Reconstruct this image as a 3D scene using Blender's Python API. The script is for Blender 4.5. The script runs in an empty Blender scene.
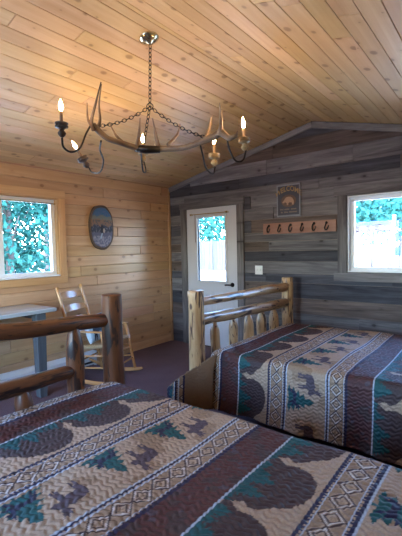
import bpy, bmesh, math, random
import numpy as np
from mathutils import Vector, noise
random.seed(7)
C = bpy.context.scene.collection
PI = math.pi

# ------------------------------------------------------------------ camera numbers
FPX, CX, CY, CAMH = 385., 201., 268., 1.43
YAW = math.atan(306 / FPX); ROLL = math.atan(.0225); PITCH = math.atan(19.4 / FPX)
_f = Vector((-math.sin(YAW) * math.cos(PITCH), math.cos(YAW) * math.cos(PITCH), -math.sin(PITCH)))
_r = Vector((math.cos(YAW), math.sin(YAW), 0)); _u = _r.cross(_f)
_c, _s = math.cos(ROLL), math.sin(ROLL)
CR = _c * _r - _s * _u; CU = _s * _r + _c * _u
def at(px, py, depth):
    d = _f + CR * ((px - CX) / FPX) - CU * ((py - CY) / FPX)
    return Vector((0, 0, CAMH)) + d * depth

# ------------------------------------------------------------------ mesh builder
class MB:
    def __init__(s): s.v = []; s.f = []; s.g = []; s.t = []; s.m = []
    def add(s, vs, fs, g=None, t=(1, 1, 1), mi=0):
        o = len(s.v); s.v += [tuple(p) for p in vs]
        s.f += [tuple(i + o for i in f) for f in fs]; s.m += [mi] * len(fs)
        s.g += [tuple(p) for p in (g if g is not None else vs)]
        s.t += (t if isinstance(t, list) else [t] * len(vs))
        return s
    def box(s, x0, x1, y0, y1, z0, z1, ax='x', t=(1, 1, 1), off=None, mi=0):
        vs = [(x, y, z) for x in (x0, x1) for y in (y0, y1) for z in (z0, z1)]
        fs = [(0, 1, 3, 2), (4, 6, 7, 5), (0, 4, 5, 1), (2, 3, 7, 6), (0, 2, 6, 4), (1, 5, 7, 3)]
        o = off if off is not None else Vector((random.random() * 9, random.random() * 9, random.random() * 9))
        pm = {'x': (1, 2, 0), 'y': (0, 2, 1), 'z': (0, 1, 2)}[ax]
        g = [(v[pm[0]] + o[0], v[pm[1]] + o[1], v[pm[2]] + o[2]) for v in vs]
        return s.add(vs, fs, g, t, mi)
    def beam(s, a, b, w, h, up=(0, 0, 1), t=(1, 1, 1), mi=0):
        a = Vector(a); b = Vector(b); d = (b - a); L = d.length; d.normalize()
        sd = d.cross(Vector(up)).normalized(); u = sd.cross(d)
        vs = []; g = []
        o = [random.random() * 9 for _ in range(3)]
        for k in (0, 1):
            for i in (-1, 1):
                for j in (-1, 1):
                    vs.append((a if k == 0 else b) + sd * (i * w / 2) + u * (j * h / 2)); g.append((i * w / 2 + o[0], j * h / 2 + o[1], k * L + o[2]))
        fs = [(0, 1, 3, 2), (4, 6, 7, 5), (0, 4, 5, 1), (2, 3, 7, 6), (0, 2, 6, 4), (1, 5, 7, 3)]
        return s.add(vs, fs, g, t, mi)
    def tube(s, pts, rad, seg=12, t=(1, 1, 1), cap=True, wob=0., seed=0, flat=None, mi=0):
        pts = [Vector(p) for p in pts]; n = len(pts)
        if not hasattr(rad, '__len__'): rad = [rad] * n
        T = []
        for i in range(n):
            d = pts[min(i + 1, n - 1)] - pts[max(i - 1, 0)]
            T.append(d.normalized() if d.length > 1e-9 else Vector((0, 0, 1)))
        ref = Vector((0, 0, 1)) if abs(T[0].z) < .9 else Vector((1, 0, 0))
        N = (ref - T[0] * ref.dot(T[0])).normalized()
        vs = []; g = []; tt = []; ln = 0; o = [random.random() * 9 for _ in range(3)]
        for i in range(n):
            if i: ln += (pts[i] - pts[i - 1]).length
            N = (N - T[i] * N.dot(T[i])).normalized(); B = T[i].cross(N)
            for k in range(seg):
                a = 2 * PI * k / seg
                r = rad[i]
                if wob: r *= 1 + wob * noise.noise(Vector((math.cos(a) * 1.2 + seed, math.sin(a) * 1.2, ln * 5 + seed * 3.1)))
                ca, sa = math.cos(a) * r, math.sin(a) * r
                if flat and flat > 0: sa *= flat
                if flat and flat < 0: ca *= -flat
                vs.append(pts[i] + N * ca + B * sa); g.append((ca + o[0], sa + o[1], ln + o[2]))
                tt.append(t[i] if isinstance(t, list) else t)
        fs = []
        for i in range(n - 1):
            for k in range(seg):
                k2 = (k + 1) % seg
                fs.append((i * seg + k, i * seg + k2, (i + 1) * seg + k2, (i + 1) * seg + k))
        if cap:
            fs.append(tuple(reversed(range(seg)))); fs.append(tuple((n - 1) * seg + k for k in range(seg)))
        return s.add(vs, fs, g, tt, mi)
    def lathe(s, c, prof, axis=(0, 0, 1), seg=20, t=(1, 1, 1), mi=0):
        A = Vector(axis).normalized(); ref = Vector((1, 0, 0)) if abs(A.x) < .9 else Vector((0, 1, 0))
        N = (ref - A * ref.dot(A)).normalized(); B = A.cross(N); c = Vector(c)
        vs = [c + A * z + N * (max(r, 1e-4) * math.cos(2 * PI * k / seg)) + B * (max(r, 1e-4) * math.sin(2 * PI * k / seg)) for r, z in prof for k in range(seg)]
        n = len(prof)
        fs = [(i * seg + k, i * seg + (k + 1) % seg, (i + 1) * seg + (k + 1) % seg, (i + 1) * seg + k) for i in range(n - 1) for k in range(seg)]
        fs.append(tuple(reversed(range(seg)))); fs.append(tuple((n - 1) * seg + k for k in range(seg)))
        return s.add(vs, fs, None, t, mi)
    def torus(s, c, ax1, ax2, R1, R2, r, n=12, m=6):   # oval link with axes ax1, ax2
        c = Vector(c); a1 = Vector(ax1).normalized(); a2 = Vector(ax2).normalized(); a3 = a1.cross(a2)
        vs = []
        for i in range(n):
            a = 2 * PI * i / n; p = a1 * (R1 * math.cos(a)) + a2 * (R2 * math.sin(a)); o = (a1 * math.cos(a) + a2 * math.sin(a)).normalized()
            for k in range(m):
                b = 2 * PI * k / m; vs.append(c + p + o * (r * math.cos(b)) + a3 * (r * math.sin(b)))
        fs = [(i * m + k, ((i + 1) % n) * m + k, ((i + 1) % n) * m + (k + 1) % m, i * m + (k + 1) % m) for i in range(n) for k in range(m)]
        return s.add(vs, fs)
    def prism(s, pts2, org, U, V, W, depth, t=(1, 1, 1), mi=0):   # outline in (U,V), thickness along W
        org = Vector(org); U = Vector(U); V = Vector(V); W = Vector(W)
        n = len(pts2)
        vs = [org + U * p[0] + V * p[1] for p in pts2] + [org + U * p[0] + V * p[1] + W * depth for p in pts2]
        fs = [tuple(range(n)), tuple(reversed(range(n, 2 * n)))] + [(i, i + n, (i + 1) % n + n, (i + 1) % n) for i in range(n)]
        return s.add(vs, fs, None, t, mi)
    def build(s, name, mat, parent=None, smooth=False, bevel=0, kind=None, fixn=True):
        off = Vector((0, 0, 0)); p = parent
        while p is not None: off += p.location; p = p.parent
        me = bpy.data.meshes.new(name)
        me.from_pydata([(v[0] - off.x, v[1] - off.y, v[2] - off.z) for v in s.v], [], s.f)
        a = me.attributes.new('gc', 'FLOAT_VECTOR', 'POINT'); a.data.foreach_set('vector', [c for p in s.g for c in p])
        a = me.attributes.new('tint', 'FLOAT_COLOR', 'POINT'); a.data.foreach_set('color', [c for p in s.t for c in (p[0], p[1], p[2], 1)])
        for m in (mat if isinstance(mat, list) else [mat]): me.materials.append(m)
        me.polygons.foreach_set('material_index', s.m)
        if fixn:
            bm = bmesh.new(); bm.from_mesh(me); bmesh.ops.recalc_face_normals(bm, faces=bm.faces); bm.to_mesh(me); bm.free()
        if smooth: me.polygons.foreach_set('use_smooth', [True] * len(me.polygons))
        me.update()
        o = bpy.data.objects.new(name, me); C.objects.link(o)
        if parent is not None: o.parent = parent
        if bevel:
            b = o.modifiers.new('bevel', 'BEVEL'); b.width = bevel; b.segments = 2; b.limit_method = 'ANGLE'
        if smooth == 'auto':
            pass
        if kind: o['kind'] = kind
        return o
def empty(name, loc, label=None, cat=None, group=None, kind=None):
    o = bpy.data.objects.new(name, None); C.objects.link(o); o.location = loc; o.empty_display_size = .1
    tag(o, label, cat, group, kind); return o
def tag(o, label=None, cat=None, group=None, kind=None):
    if label: o['label'] = label
    if cat: o['category'] = cat
    if group: o['group'] = group
    if kind: o['kind'] = kind
    return o
def crom(P, k=6):
    P = [Vector(p) for p in P]; Q = [2 * P[0] - P[1]] + P + [2 * P[-1] - P[-2]]; out = []
    for i in range(1, len(Q) - 2):
        for j in range(k):
            t = j / k; a, b, c, d = Q[i - 1:i + 3]
            out.append(.5 * ((2 * b) + (c - a) * t + (2 * a - 5 * b + 4 * c - d) * t * t + (3 * b - a - 3 * c + d) * t ** 3))
    out.append(P[-1]); return out
def lerps(vals, n):
    out = []
    for i in range(n):
        x = i / (n - 1) * (len(vals) - 1); k = min(int(x), len(vals) - 2); out.append(vals[k] + (vals[k + 1] - vals[k]) * (x - k))
    return out

# ------------------------------------------------------------------ materials
class NM:
    def __init__(s, name):
        s.m = bpy.data.materials.new(name); s.m.use_nodes = True; s.t = s.m.node_tree; s.n = s.t.nodes; s.l = s.t.links
        s.b = s.n['Principled BSDF']
    def node(s, typ, **k):
        n = s.n.new(typ)
        for a, v in k.items():
            if hasattr(n, a) and not a[0].isupper(): setattr(n, a, v)
        return n
    def link(s, a, b): s.l.new(a, b)
    def val(s, sock, v): sock.default_value = v
    def attr(s, name, out='Vector'):
        n = s.node('ShaderNodeAttribute'); n.attribute_name = name; return n.outputs[out]
    def scale(s, vec, sc, add=(0, 0, 0)):
        n = s.node('ShaderNodeMapping'); n.inputs['Scale'].default_value = sc; n.inputs['Location'].default_value = add; s.link(vec, n.inputs['Vector']); return n.outputs[0]
    def noise(s, vec, scale=1, detail=4, rough=.55, dist=0):
        n = s.node('ShaderNodeTexNoise'); s.link(vec, n.inputs['Vector']); n.inputs['Scale'].default_value = scale; n.inputs['Detail'].default_value = detail
        n.inputs['Roughness'].default_value = rough; n.inputs['Distortion'].default_value = dist; return n.outputs['Fac']
    def voro(s, vec, scale=1, rnd=1, out='Distance'):
        n = s.node('ShaderNodeTexVoronoi'); s.link(vec, n.inputs['Vector']); n.inputs['Scale'].default_value = scale; n.inputs['Randomness'].default_value = rnd; return n.outputs[out]
    def ramp(s, fac, stops):
        n = s.node('ShaderNodeValToRGB'); e = n.color_ramp.elements
        while len(e) < len(stops): e.new(.5)
        for i, (p, c) in enumerate(stops):
            e[i].position = p; e[i].color = (c[0], c[1], c[2], 1) if hasattr(c, '__len__') else (c, c, c, 1)
        s.link(fac, n.inputs[0]); return n.outputs[0]
    def mix(s, fac, a, b, mode='MIX'):
        n = s.node('ShaderNodeMix'); n.data_type = 'RGBA'; n.blend_type = mode
        for sk, v in ((n.inputs[0], fac), (n.inputs[6], a), (n.inputs[7], b)):
            if hasattr(v, 'node'): s.link(v, sk)
            elif hasattr(v, '__len__'): sk.default_value = (v[0], v[1], v[2], 1)
            else: sk.default_value = v
        return n.outputs[2]
    def bump(s, h, st=.3, dist=.01):
        n = s.node('ShaderNodeBump'); n.inputs['Strength'].default_value = st; n.inputs['Distance'].default_value = dist
        s.link(h, n.inputs['Height']); s.link(n.outputs[0], s.b.inputs['Normal'])
    def fin(s, col=None, rough=.6, metal=0, spec=None, coat=0):
        if col is not None:
            if hasattr(col, 'node'): s.link(col, s.b.inputs['Base Color'])
            else: s.b.inputs['Base Color'].default_value = (col[0], col[1], col[2], 1)
        if hasattr(rough, 'node'): s.link(rough, s.b.inputs['Roughness'])
        else: s.b.inputs['Roughness'].default_value = rough
        s.b.inputs['Metallic'].default_value = metal
        if spec is not None: s.b.inputs['Specular IOR Level'].default_value = spec
        if coat: s.b.inputs['Coat Weight'].default_value = coat; s.b.inputs['Coat Roughness'].default_value = .25
        return s.m

def wood(name, light, dark, knot, rough=.45, gs=(14, 14, .9), kn=(4.5, 4.5, 2.3), kt=.12, spec=.4, gb=.08, tint=True):
    m = NM(name); gc = m.attr('gc')
    n1 = m.noise(m.scale(gc, gs), 1, 6, .6, .6)
    n2 = m.noise(m.scale(gc, (gs[0] * 5, gs[1] * 5, gs[2] * 2.5)), 1, 3, .5, .2)
    c = m.mix(m.ramp(n1, [(.32, 0.), (.72, 1.)]), light, dark)
    c = m.mix(m.ramp(n2, [(.45, 0.), (.75, .45)]), c, dark)
    if knot:
        sp = m.node('ShaderNodeSeparateXYZ'); m.link(m.scale(gc, kn), sp.inputs[0]); cb = m.node('ShaderNodeCombineXYZ'); m.link(sp.outputs[1], cb.inputs[0]); m.link(sp.outputs[2], cb.inputs[1])
        vn = m.node('ShaderNodeTexVoronoi'); vn.voronoi_dimensions = '2D'; m.link(cb.outputs[0], vn.inputs['Vector']); vn.inputs['Scale'].default_value = 1
        sc_ = m.node('ShaderNodeSeparateColor'); m.link(vn.outputs['Color'], sc_.inputs[0])
        ad = m.node('ShaderNodeMath'); ad.operation = 'MULTIPLY_ADD'; m.link(m.ramp(sc_.outputs[0], [(.35, 1.), (.8, 0.)]), ad.inputs[0]); ad.inputs[1].default_value = .10; m.link(vn.outputs['Distance'], ad.inputs[2]); v = ad.outputs[0]
        c = m.mix(m.ramp(v, [(0, 1.), (kt * .75, .85), (kt * 1.2, 0.)]), c, knot)
        c = m.mix(m.ramp(v, [(kt * 1.0, .45), (kt * 2.6, 0.)]), c, dark)
    if tint: c = m.mix(1., c, m.attr('tint', 'Color'), 'MULTIPLY')
    m.bump(n2, gb, .004)
    return m.fin(c, rough, spec=spec)
M = {}
M['ceil'] = wood('ceiling_pine', (.76, .56, .30), (.60, .38, .175), (.16, .07, .03), .42, gs=(9, 9, .7), kn=(6, 6, 4.2), kt=.125)
M['pine'] = wood('wall_pine', (.57, .375, .215), (.42, .25, .13), (.13, .06, .035), .40, gs=(9, 9, .7), kn=(5.5, 5.5, 4), kt=.11)
M['casing'] = wood('casing_pine', (.64, .42, .23), (.48, .28, .13), None, .4)
M['barn'] = wood('barn_wood', (1.15, 1.15, 1.18), (.34, .33, .36), (.16, .13, .12), .8, gs=(16, 16, 1.5), kn=(4, 4, 2.6), kt=.06, spec=.25, gb=.6)
def logmat(name, light, dark, bark, thr, rough, coat=.3):
    m = NM(name); gc = m.attr('gc')
    n1 = m.noise(m.scale(gc, (20, 20, 3)), 1, 5, .6, .5)
    n2 = m.noise(m.scale(gc, (26, 26, 4.5)), 1, 3, .55, .8)
    n3 = m.noise(m.scale(gc, (90, 90, 5)), 1, 2, .5)
    c = m.mix(m.ramp(n1, [(.3, 0.), (.7, 1.)]), light, dark)
    c = m.mix(m.ramp(n2, [(thr, 0.), (thr + .05, 1.)]), c, bark)
    c = m.mix(m.ramp(n3, [(.5, 0.), (.8, .4)]), c, dark)
    v = m.voro(m.scale(gc, (9, 9, 5)), 1); c = m.mix(m.ramp(v, [(.1, 1.), (.16, 0.)]), c, bark)
    c = m.mix(1., c, m.attr('tint', 'Color'), 'MULTIPLY')
    m.bump(n2, .25, .006)
    return m.fin(c, rough, spec=.4, coat=coat)
M['log_dark'] = logmat('red_brown_log', (.17, .060, .020), (.085, .028, .011), (.02, .009, .007), .53, .42, .08)
M['log_pale'] = logmat('honey_log', (.60, .40, .20), (.34, .18, .08), (.08, .04, .028), .555, .38)
M['chair'] = wood('chair_wood', (.60, .35, .15), (.40, .19, .07), None, .22, spec=.6)
M['table_top'] = wood('window_lit_blue_grey_top', (.42, .48, .50), (.30, .35, .37), None, .14, spec=.8, gb=.02)  # paler than the legs: the window's reflection on the top is put into the colour
M['bluegrey_paint'] = wood('grey_painted_wood', (.10, .12, .135), (.055, .062, .07), None, .16, spec=.6, gb=.03)
def plain(name, col, rough=.5, metal=0, ns=0, var=.15, spec=None, bump=0):
    m = NM(name)
    if ns:
        tc = m.node('ShaderNodeTexCoord').outputs['Object']; n = m.noise(tc, ns, 4)
        c = m.mix(n, [k * (1 - var) for k in col], [min(1, k * (1 + var)) for k in col])
        if bump: m.bump(n, bump, .004)
    else: c = col
    return m.fin(c, rough, metal, spec)
M['white'] = plain('white_vinyl', (.78, .80, .82), .35, ns=3, var=.03)
M['doorpaint'] = plain('white_door_paint', (.52, .51, .53), .4, ns=2, var=.04)
M['iron'] = plain('black_iron', (.02, .017, .015), .45, .6, ns=30, var=.3)
M['brass'] = plain('aged_brass', (.62, .55, .36), .18, 1., ns=12, var=.2)
M['darkwood'] = plain('turned_dark_wood', (.05, .032, .022), .4, ns=30, var=.4)
M['goldcup'] = plain('gilt_turned_wood', (.33, .24, .12), .4, .2, ns=40, var=.4)
M['sleeve'] = plain('candle_sleeve', (.62, .42, .24), .5, ns=20, var=.15)
M['darksleeve'] = plain('brown_candle_sleeve', (.20, .11, .06), .5, ns=20, var=.2)
M['blackmetal'] = plain('black_handle_metal', (.02, .02, .022), .3, .8, ns=20)
M['plastic'] = plain('white_switch_plastic', (.72, .72, .70), .35, ns=5, var=.02)
M['shadowgap'] = plain('dark_backing', (.03, .025, .02), .9, ns=4)
M['heater'] = plain('cream_heater_metal', (.62, .62, .60), .4, .1, ns=3, var=.04)
M['slatwhite'] = plain('cord_white', (.6, .6, .6), .5, ns=5)
M['siding'] = plain('outside_siding', (.35, .27, .2), .8, ns=3)
M['ticking'] = plain('mattress_ticking', (.7, .7, .72), .8, ns=20, var=.05)
def tintmat(name, rough=.7, bn=0, spec=.3):
    m = NM(name); c = m.attr('tint', 'Color')
    tc = m.node('ShaderNodeTexCoord').outputs['Object']; n = m.noise(tc, 120, 3)
    c = m.mix(m.ramp(n, [(.3, .0), (.8, .25)]), c, (.0, .0, .0))
    m.bump(n, bn or .1, .003)
    return m.fin(c, rough, spec=spec)
M['painted'] = tintmat('painted_surface', .55)
M['quilt'] = tintmat('printed_cotton_quilt', .58, .2, .3)
m = NM('bone_antler'); gc = m.attr('gc'); n1 = m.noise(m.scale(gc, (60, 60, 8)), 1, 5)
c = m.mix(m.ramp(n1, [(.3, 0.), (.7, 1.)]), (.30, .22, .145), (.10, .066, .045)); c = m.mix(1., c, m.attr('tint', 'Color'), 'MULTIPLY'); m.bump(n1, .4, .004)
M['antler'] = m.fin(c, .45)
m = NM('purple_grey_carpet'); tc = m.node('ShaderNodeTexCoord').outputs['Object']; n1 = m.noise(tc, 260, 3); n2 = m.noise(tc, 5, 3)
c = m.mix(m.ramp(n1, [(.3, 0.), (.7, 1.)]), (.085, .055, .07), (.20, .145, .165)); c = m.mix(m.ramp(n2, [(.4, 0.), (.7, .35)]), c, (.10, .07, .085)); m.bump(n1, .6, .01)
M['carpet'] = m.fin(c, .95, spec=.1)
m = NM('woven_rush'); gc = m.attr('gc'); w = m.node('ShaderNodeTexWave'); w.inputs['Scale'].default_value = 45; w.inputs['Distortion'].default_value = 1; m.link(gc, w.inputs['Vector'])
c = m.mix(w.outputs['Fac'], (.30, .19, .09), (.62, .45, .25)); m.bump(w.outputs['Fac'], .6, .004); M['rush'] = m.fin(c, .7)
# thin clear glass: lets daylight through, with a faint reflection
m = NM('window_glass'); tr = m.node('ShaderNodeBsdfTransparent'); gl = m.node('ShaderNodeBsdfGlossy'); gl.inputs['Roughness'].default_value = .02
tr.inputs[0].default_value = (.97, .99, .99, 1); fr = m.node('ShaderNodeFresnel'); fr.inputs[0].default_value = 1.3; mx = m.node('ShaderNodeMixShader')
m.link(fr.outputs[0], mx.inputs[0]); m.link(tr.outputs[0], mx.inputs[1]); m.link(gl.outputs[0], mx.inputs[2]); m.link(mx.outputs[0], m.n['Material Output'].inputs[0]); M['glass'] = m.m
m = NM('lit_candle_bulb'); m.fin((1, .9, .7), .3); m.b.inputs['Emission Color'].default_value = (1., .62, .30, 1); m.b.inputs['Emission Strength'].default_value = 270.; M['bulb'] = m.m
m = NM('pale_gravel'); tc = m.node('ShaderNodeTexCoord').outputs['Object']; n1 = m.noise(tc, 3, 6)
M['gravel'] = m.fin(m.mix(n1, (.42, .39, .33), (.6, .57, .5)), .95)
m = NM('tree_leaf'); tc = m.node('ShaderNodeTexCoord').outputs['Object']; n1 = m.noise(tc, 1.3, 3)
M['leaf'] = m.fin(m.mix(m.ramp(n1, [(.35, 0.), (.65, 1.)]), (.010, .062, .045), (.022, .11, .085)), .6, spec=.12)
M['bark'] = plain('tree_bark', (.09, .06, .045), .9, ns=6, var=.4)
M['fence'] = wood('fence_wood', (.12, .11, .105), (.07, .065, .06), None, .8, spec=.1)
M['signbrown'] = plain('brown_sign_paint', (.03, .014, .02), .8, ns=4, spec=.1)
M['bluesign'] = plain('blue_sign_paint', (.015, .05, .10), .7, ns=4, spec=.1)

# ------------------------------------------------------------------ room numbers
XL, XR, YF, YB = -4.10, .35, -1.7, 4.404
XG, ZG = -1.80, 2.884           # ridge
ZE = 2.378; SL = (ZG - ZE) / (XG - XL); SR = .25
def ceil_z(x): return ZE + SL * (x - XL) if x < XG else ZG - SR * (x - XG)
W1 = (.75, 2.50, 1.157, 2.045)          # left window: y0,y1,z0,z1
W2 = (-1.395, -.17, 1.13, 1.975)        # back window: x0,x1,z0,z1
DR = (-3.745, -2.86, 0, 2.005)          # door: x0,x1,z0,z1
W3 = (-3.3, -.9, .95, 2.1)            # unseen window, added in the wall behind the camera for fill light
def subtract(rect, holes):
    out = [rect]
    for h in holes:
        nxt = []
        for (a0, a1, b0, b1) in out:
            h0, h1, k0, k1 = max(a0, h[0]), min(a1, h[1]), max(b0, h[2]), min(b1, h[3])
            if h0 >= h1 or k0 >= k1: nxt.append((a0, a1, b0, b1)); continue
            if a0 < h0: nxt.append((a0, h0, b0, b1))
            if h1 < a1: nxt.append((h1, a1, b0, b1))
            if b0 < k0: nxt.append((h0, h1, b0, k0))
            if k1 < b1: nxt.append((h0, h1, k1, b1))
        out = nxt
    return [r for r in out if r[1] - r[0] > .004 and r[3] - r[2] > .004]

def barn_tint():
    k = random.random()
    if k < .36: b = (.22, .21, .21)
    elif k < .62: b = (.20, .155, .13)
    elif k < .80: b = (.10, .10, .115)
    else: b = (.30, .29, .295)
    s = random.uniform(.75, 1.2); return (b[0] * s * .78, b[1] * s * .76, b[2] * s * .75)
def pine_tint():
    s = random.uniform(.88, 1.08); return (s, s * random.uniform(.93, 1.02), s * random.uniform(.86, 1.06))
def plank_tint():
    s = random.uniform(.88, 1.08); return (s, s * random.uniform(.95, 1.03), s * random.uniform(.88, 1.1))

def wall_boards(name, plane, pos, a0, a1, htop, holes, wid, lens, mat, tfun, sgn, gable=False, seed=1, bev=.005):
    """plane 'y' -> wall in x,z at y=pos ; plane 'x' -> wall in y,z at x=pos ; sgn = direction out of the room"""
    random.seed(seed)
    mb = MB(); z = 0
    while z < htop:
        w = wid() if callable(wid) else wid
        z1 = min(z + w, htop); a = a0 - random.random() * lens[0]
        while a < a1:
            b = a + random.uniform(*lens); r = (max(a, a0), min(b, a1), z, z1); a = b
            if r[1] - r[0] < .01: continue
            t = tfun(); off = [random.random() * 20 for _ in range(3)]
            d = random.uniform(0, .012) if mat is M['barn'] else 0
            for q in subtract(r, holes):
                th = .02
                p0, p1 = (pos + d * sgn, pos + th * sgn)
                if p0 > p1: p0, p1 = p1, p0
                g = .0012
                if plane == 'y': mb.box(q[0] + g, q[1] - g, p0, p1, q[2] + g, q[3] - g, 'x', t, off)
                else: mb.box(p0, p1, q[0] + g, q[1] - g, q[2] + g, q[3] - g, 'y', t, off)
        z = z1
    for q in subtract((a0, a1, 0, htop), holes):    # the wall behind the boards
        p0, p1 = pos + .02 * sgn, pos + .14 * sgn
        if p0 > p1: p0, p1 = p1, p0
        if plane == 'y': mb.box(q[0], q[1], p0, p1, q[2], q[3], 'x', (1, 1, 1), (0, 0, 0), 1)
        else: mb.box(p0, p1, q[0], q[1], q[2], q[3], 'y', (1, 1, 1), (0, 0, 0), 1)
    o = mb.build(name, [mat, M['siding']], kind='structure')
    if gable:
        bm = bmesh.new(); bm.from_mesh(o.data)
        for nrm, sl in ((Vector((-SL, 0, 1)), None), (Vector((SR, 0, 1)), None)):
            bmesh.ops.bisect_plane(bm, geom=bm.verts[:] + bm.edges[:] + bm.faces[:], plane_co=(XG, 0, ZG + .03), plane_no=nrm, clear_outer=True)
        # close the cut ends
        bmesh.ops.holes_fill(bm, edges=[e for e in bm.edges if e.is_boundary], sides=0)
        bm.to_mesh(o.data); bm.free()
    b = o.modifiers.new('bevel', 'BEVEL'); b.width = bev; b.segments = 1; b.limit_method = 'ANGLE'
    return o
rndw = lambda: random.choice((.115, .135, .15, .165, .185, .12))
wall_boards('wall_back', 'y', YB, XL - .1, XR + .1, 3.0, [W2, DR], rndw, (.9, 2.6), M['barn'], barn_tint, 1, True, 11)
wall_boards('wall_left', 'x', XL, YF, YB, ceil_z(XL) + .02, [W1], .1245, (1.6, 3.4), M['pine'], pine_tint, -1, False, 4)
wall_boards('wall_right', 'x', XR, YF, YB, ceil_z(XR) + .02, [], .1245, (1.6, 3.4), M['pine'], pine_tint, 1, False, 6)
wall_boards('wall_front', 'y', YF, XL - .1, XR + .1, 3.0, [W3], .1245, (1.6, 3.4), M['pine'], pine_tint, -1, True, 8)

# ceiling boards run front to back
random.seed(21)
mb = MB(); nrow = 0
for side in (0, 1):
    x = XL if side == 0 else XR
    W = .1205 / math.sqrt(1 + SL * SL) if side == 0 else .1205 / math.sqrt(1 + SR * SR)
    while (x < XG - .001) if side == 0 else (x > XG + .001):
        x2 = min(x + W, XG) if side == 0 else max(x - W, XG)
        y = YF - random.random() * 2
        while y < YB:
            y2 = y + random.uniform(1.4, 3.8); ya, yb = max(y, YF), min(y2, YB); y = y2
            if yb - ya < .01: continue
            t = plank_tint(); off = [random.random() * 20 for _ in range(3)]
            g = .0016; xa, xb = min(x, x2) + g, max(x, x2) - g
            vs = []; gg = []
            for xx in (xa, xb):
                for yy in (ya + g, yb - g):
                    for dz in (0, .02):
                        zz = (ZE + SL * (xx - XL) if side == 0 else ZG - SR * (xx - XG)) + dz
                        vs.append((xx, yy, zz)); gg.append((dz + off[0], xx + off[1], yy + off[2]))
            mb.add(vs, [(0, 1, 3, 2), (4, 6, 7, 5), (0, 4, 5, 1), (2, 3, 7, 6), (0, 2, 6, 4), (1, 5, 7, 3)], gg, t)
        x = x2
for (xa, xb) in ((XL - .2, XG), (XG, XR + .2)):       # roof deck over the boards
    za = ceil_z(max(xa, XL)) - (.2 * SL if xa < XL else 0); zb = ceil_z(min(xb, XR)) - (.2 * SR if xb > XR else 0)
    vs = [(x, y, z + d) for x, z in ((xa, za), (xb, zb)) for y in (YF - .3, YB + .3) for d in (.022, .12)]
    mb.add(vs, [(0, 1, 3, 2), (4, 6, 7, 5), (0, 4, 5, 1), (2, 3, 7, 6), (0, 2, 6, 4), (1, 5, 7, 3)], None, (1, 1, 1), 1)
mb.build('ceiling', [M['ceil'], M['siding']], kind='structure', bevel=.006)
MB().box(XL - .14, XR + .14, YF - .14, YB + .14, -.15, 0).build('floor', M['carpet'], kind='structure')

# ------------------------------------------------------------------ trim
random.seed(3)
def rake(n, xa, xb, za, zb):
    mb = MB(); mb.beam((xa, YB - .012, za), (xb, YB - .012, zb), .024, .07, (0, 1, 0) if False else (0, 0, 1), (.25, .235, .225))
    mb.build('trim_%d' % n, M['barn'], kind='structure', bevel=.003)
rake(1, XL + .02, XG, ceil_z(XL + .02) - .045, ZG - .045)
rake(2, XG, XR, ZG - .045, ceil_z(XR) - .045)
MB().box(XL, XL + .018, YB - .03, YB, 0, 2.35, 'z', (.8, .75, .7)).build('trim_3', M['pine'], kind='structure')
bt = lambda s=1: tuple(k * s for k in (.20, .185, .18))
# door casing
mb = MB()
mb.box(-3.855, -3.75, YB - .028, YB, 0, 2.08, 'z', bt(.8)); mb.box(-2.855, -2.75, YB - .028, YB, 0, 2.08, 'z', bt(.9))
mb.box(-3.87, -2.735, YB - .032, YB, 2.015, 2.11, 'x', bt(.75))
mb.build('trim_4', M['barn'], kind='structure', bevel=.003)
# back window casing and sill board
mb = MB()
mb.box(-1.50, -1.40, YB - .028, YB, 1.12, 1.99, 'z', bt(.85)); mb.box(-.165, -.065, YB - .028, YB, 1.12, 1.99, 'z', bt())
mb.box(-1.54, -.03, YB - .032, YB, 1.985, 2.10, 'x', bt(1.1)); mb.box(-1.54, -.03, YB - .045, YB, 1.03, 1.12, 'x', bt(1.0))
mb.build('trim_5', M['barn'], kind='structure', bevel=.003)
# left window casing
mb = MB()
mb.box(XL, XL + .02, 2.505, 2.585, 1.146, 2.049, 'z', (1.05, 1, .95)); mb.box(XL, XL + .02, .665, .745, 1.146, 2.049, 'z')
mb.box(XL, XL + .022, .66, 2.59, 2.05, 2.135, 'y'); mb.box(XL, XL + .02, .66, 2.59, 1.065, 1.145, 'y', (.95, .88, .8))
for (a, b, c, d) in ((.75, 2.5, 2.035, 2.05), ): mb.box(XL - .085, XL + .004, a, b, c, d, 'y')
mb.box(XL - .085, XL + .004, 2.49, 2.505, 1.15, 2.05, 'z'); mb.box(XL - .085, XL + .004, .745, .76, 1.15, 2.05, 'z')
mb.build('trim_6', M['casing'], kind='structure', bevel=.002)

# ------------------------------------------------------------------ windows
def window_x(name, x, y0, y1, z0, z1, mull):
    root = empty(name, (x, (y0 + y1) / 2, z0), kind='structure')
    f = MB(); w = .045
    for (a, b, c, d) in ((y0, y1, z0, z0 + w), (y0, y1, z1 - w, z1), (y0, y0 + w, z0 + w, z1 - w), (y1 - w, y1, z0 + w, z1 - w), (mull - .03, mull + .03, z0 + w, z1 - w)):
        f.box(x - .04, x + .02, a, b, c, d)
    f.build('window_frame', M['white'], root, bevel=.004)
    MB().box(x - .012, x - .006, y0 + w, y1 - w, z0 + w, z1 - w).build('window_pane', M['glass'], root)
    return root
r = window_x('window_1', XL - .065, W1[0] + .012, W1[1] - .012, W1[2] + .002, W1[3] - .012, 1.86)
MB().box(XL - .045, XL + .035, W1[0] + .016, W1[1] - .016, W1[2] - .008, W1[2] + .01).build('window_sill', M['white'], r, bevel=.004)
mb = MB(); mb.tube([(XL - .02, .8, 1.985), (XL - .02, 2.47, 1.985)], .007, 10); mb.lathe((XL - .02, 2.462, 1.985), [(.006, 0), (.013, .006), (.013, .018), (.006, .024)], (0, 1, 0), 12)
mb.build('blind_rod', M['brass'], r, smooth=True)
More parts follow.
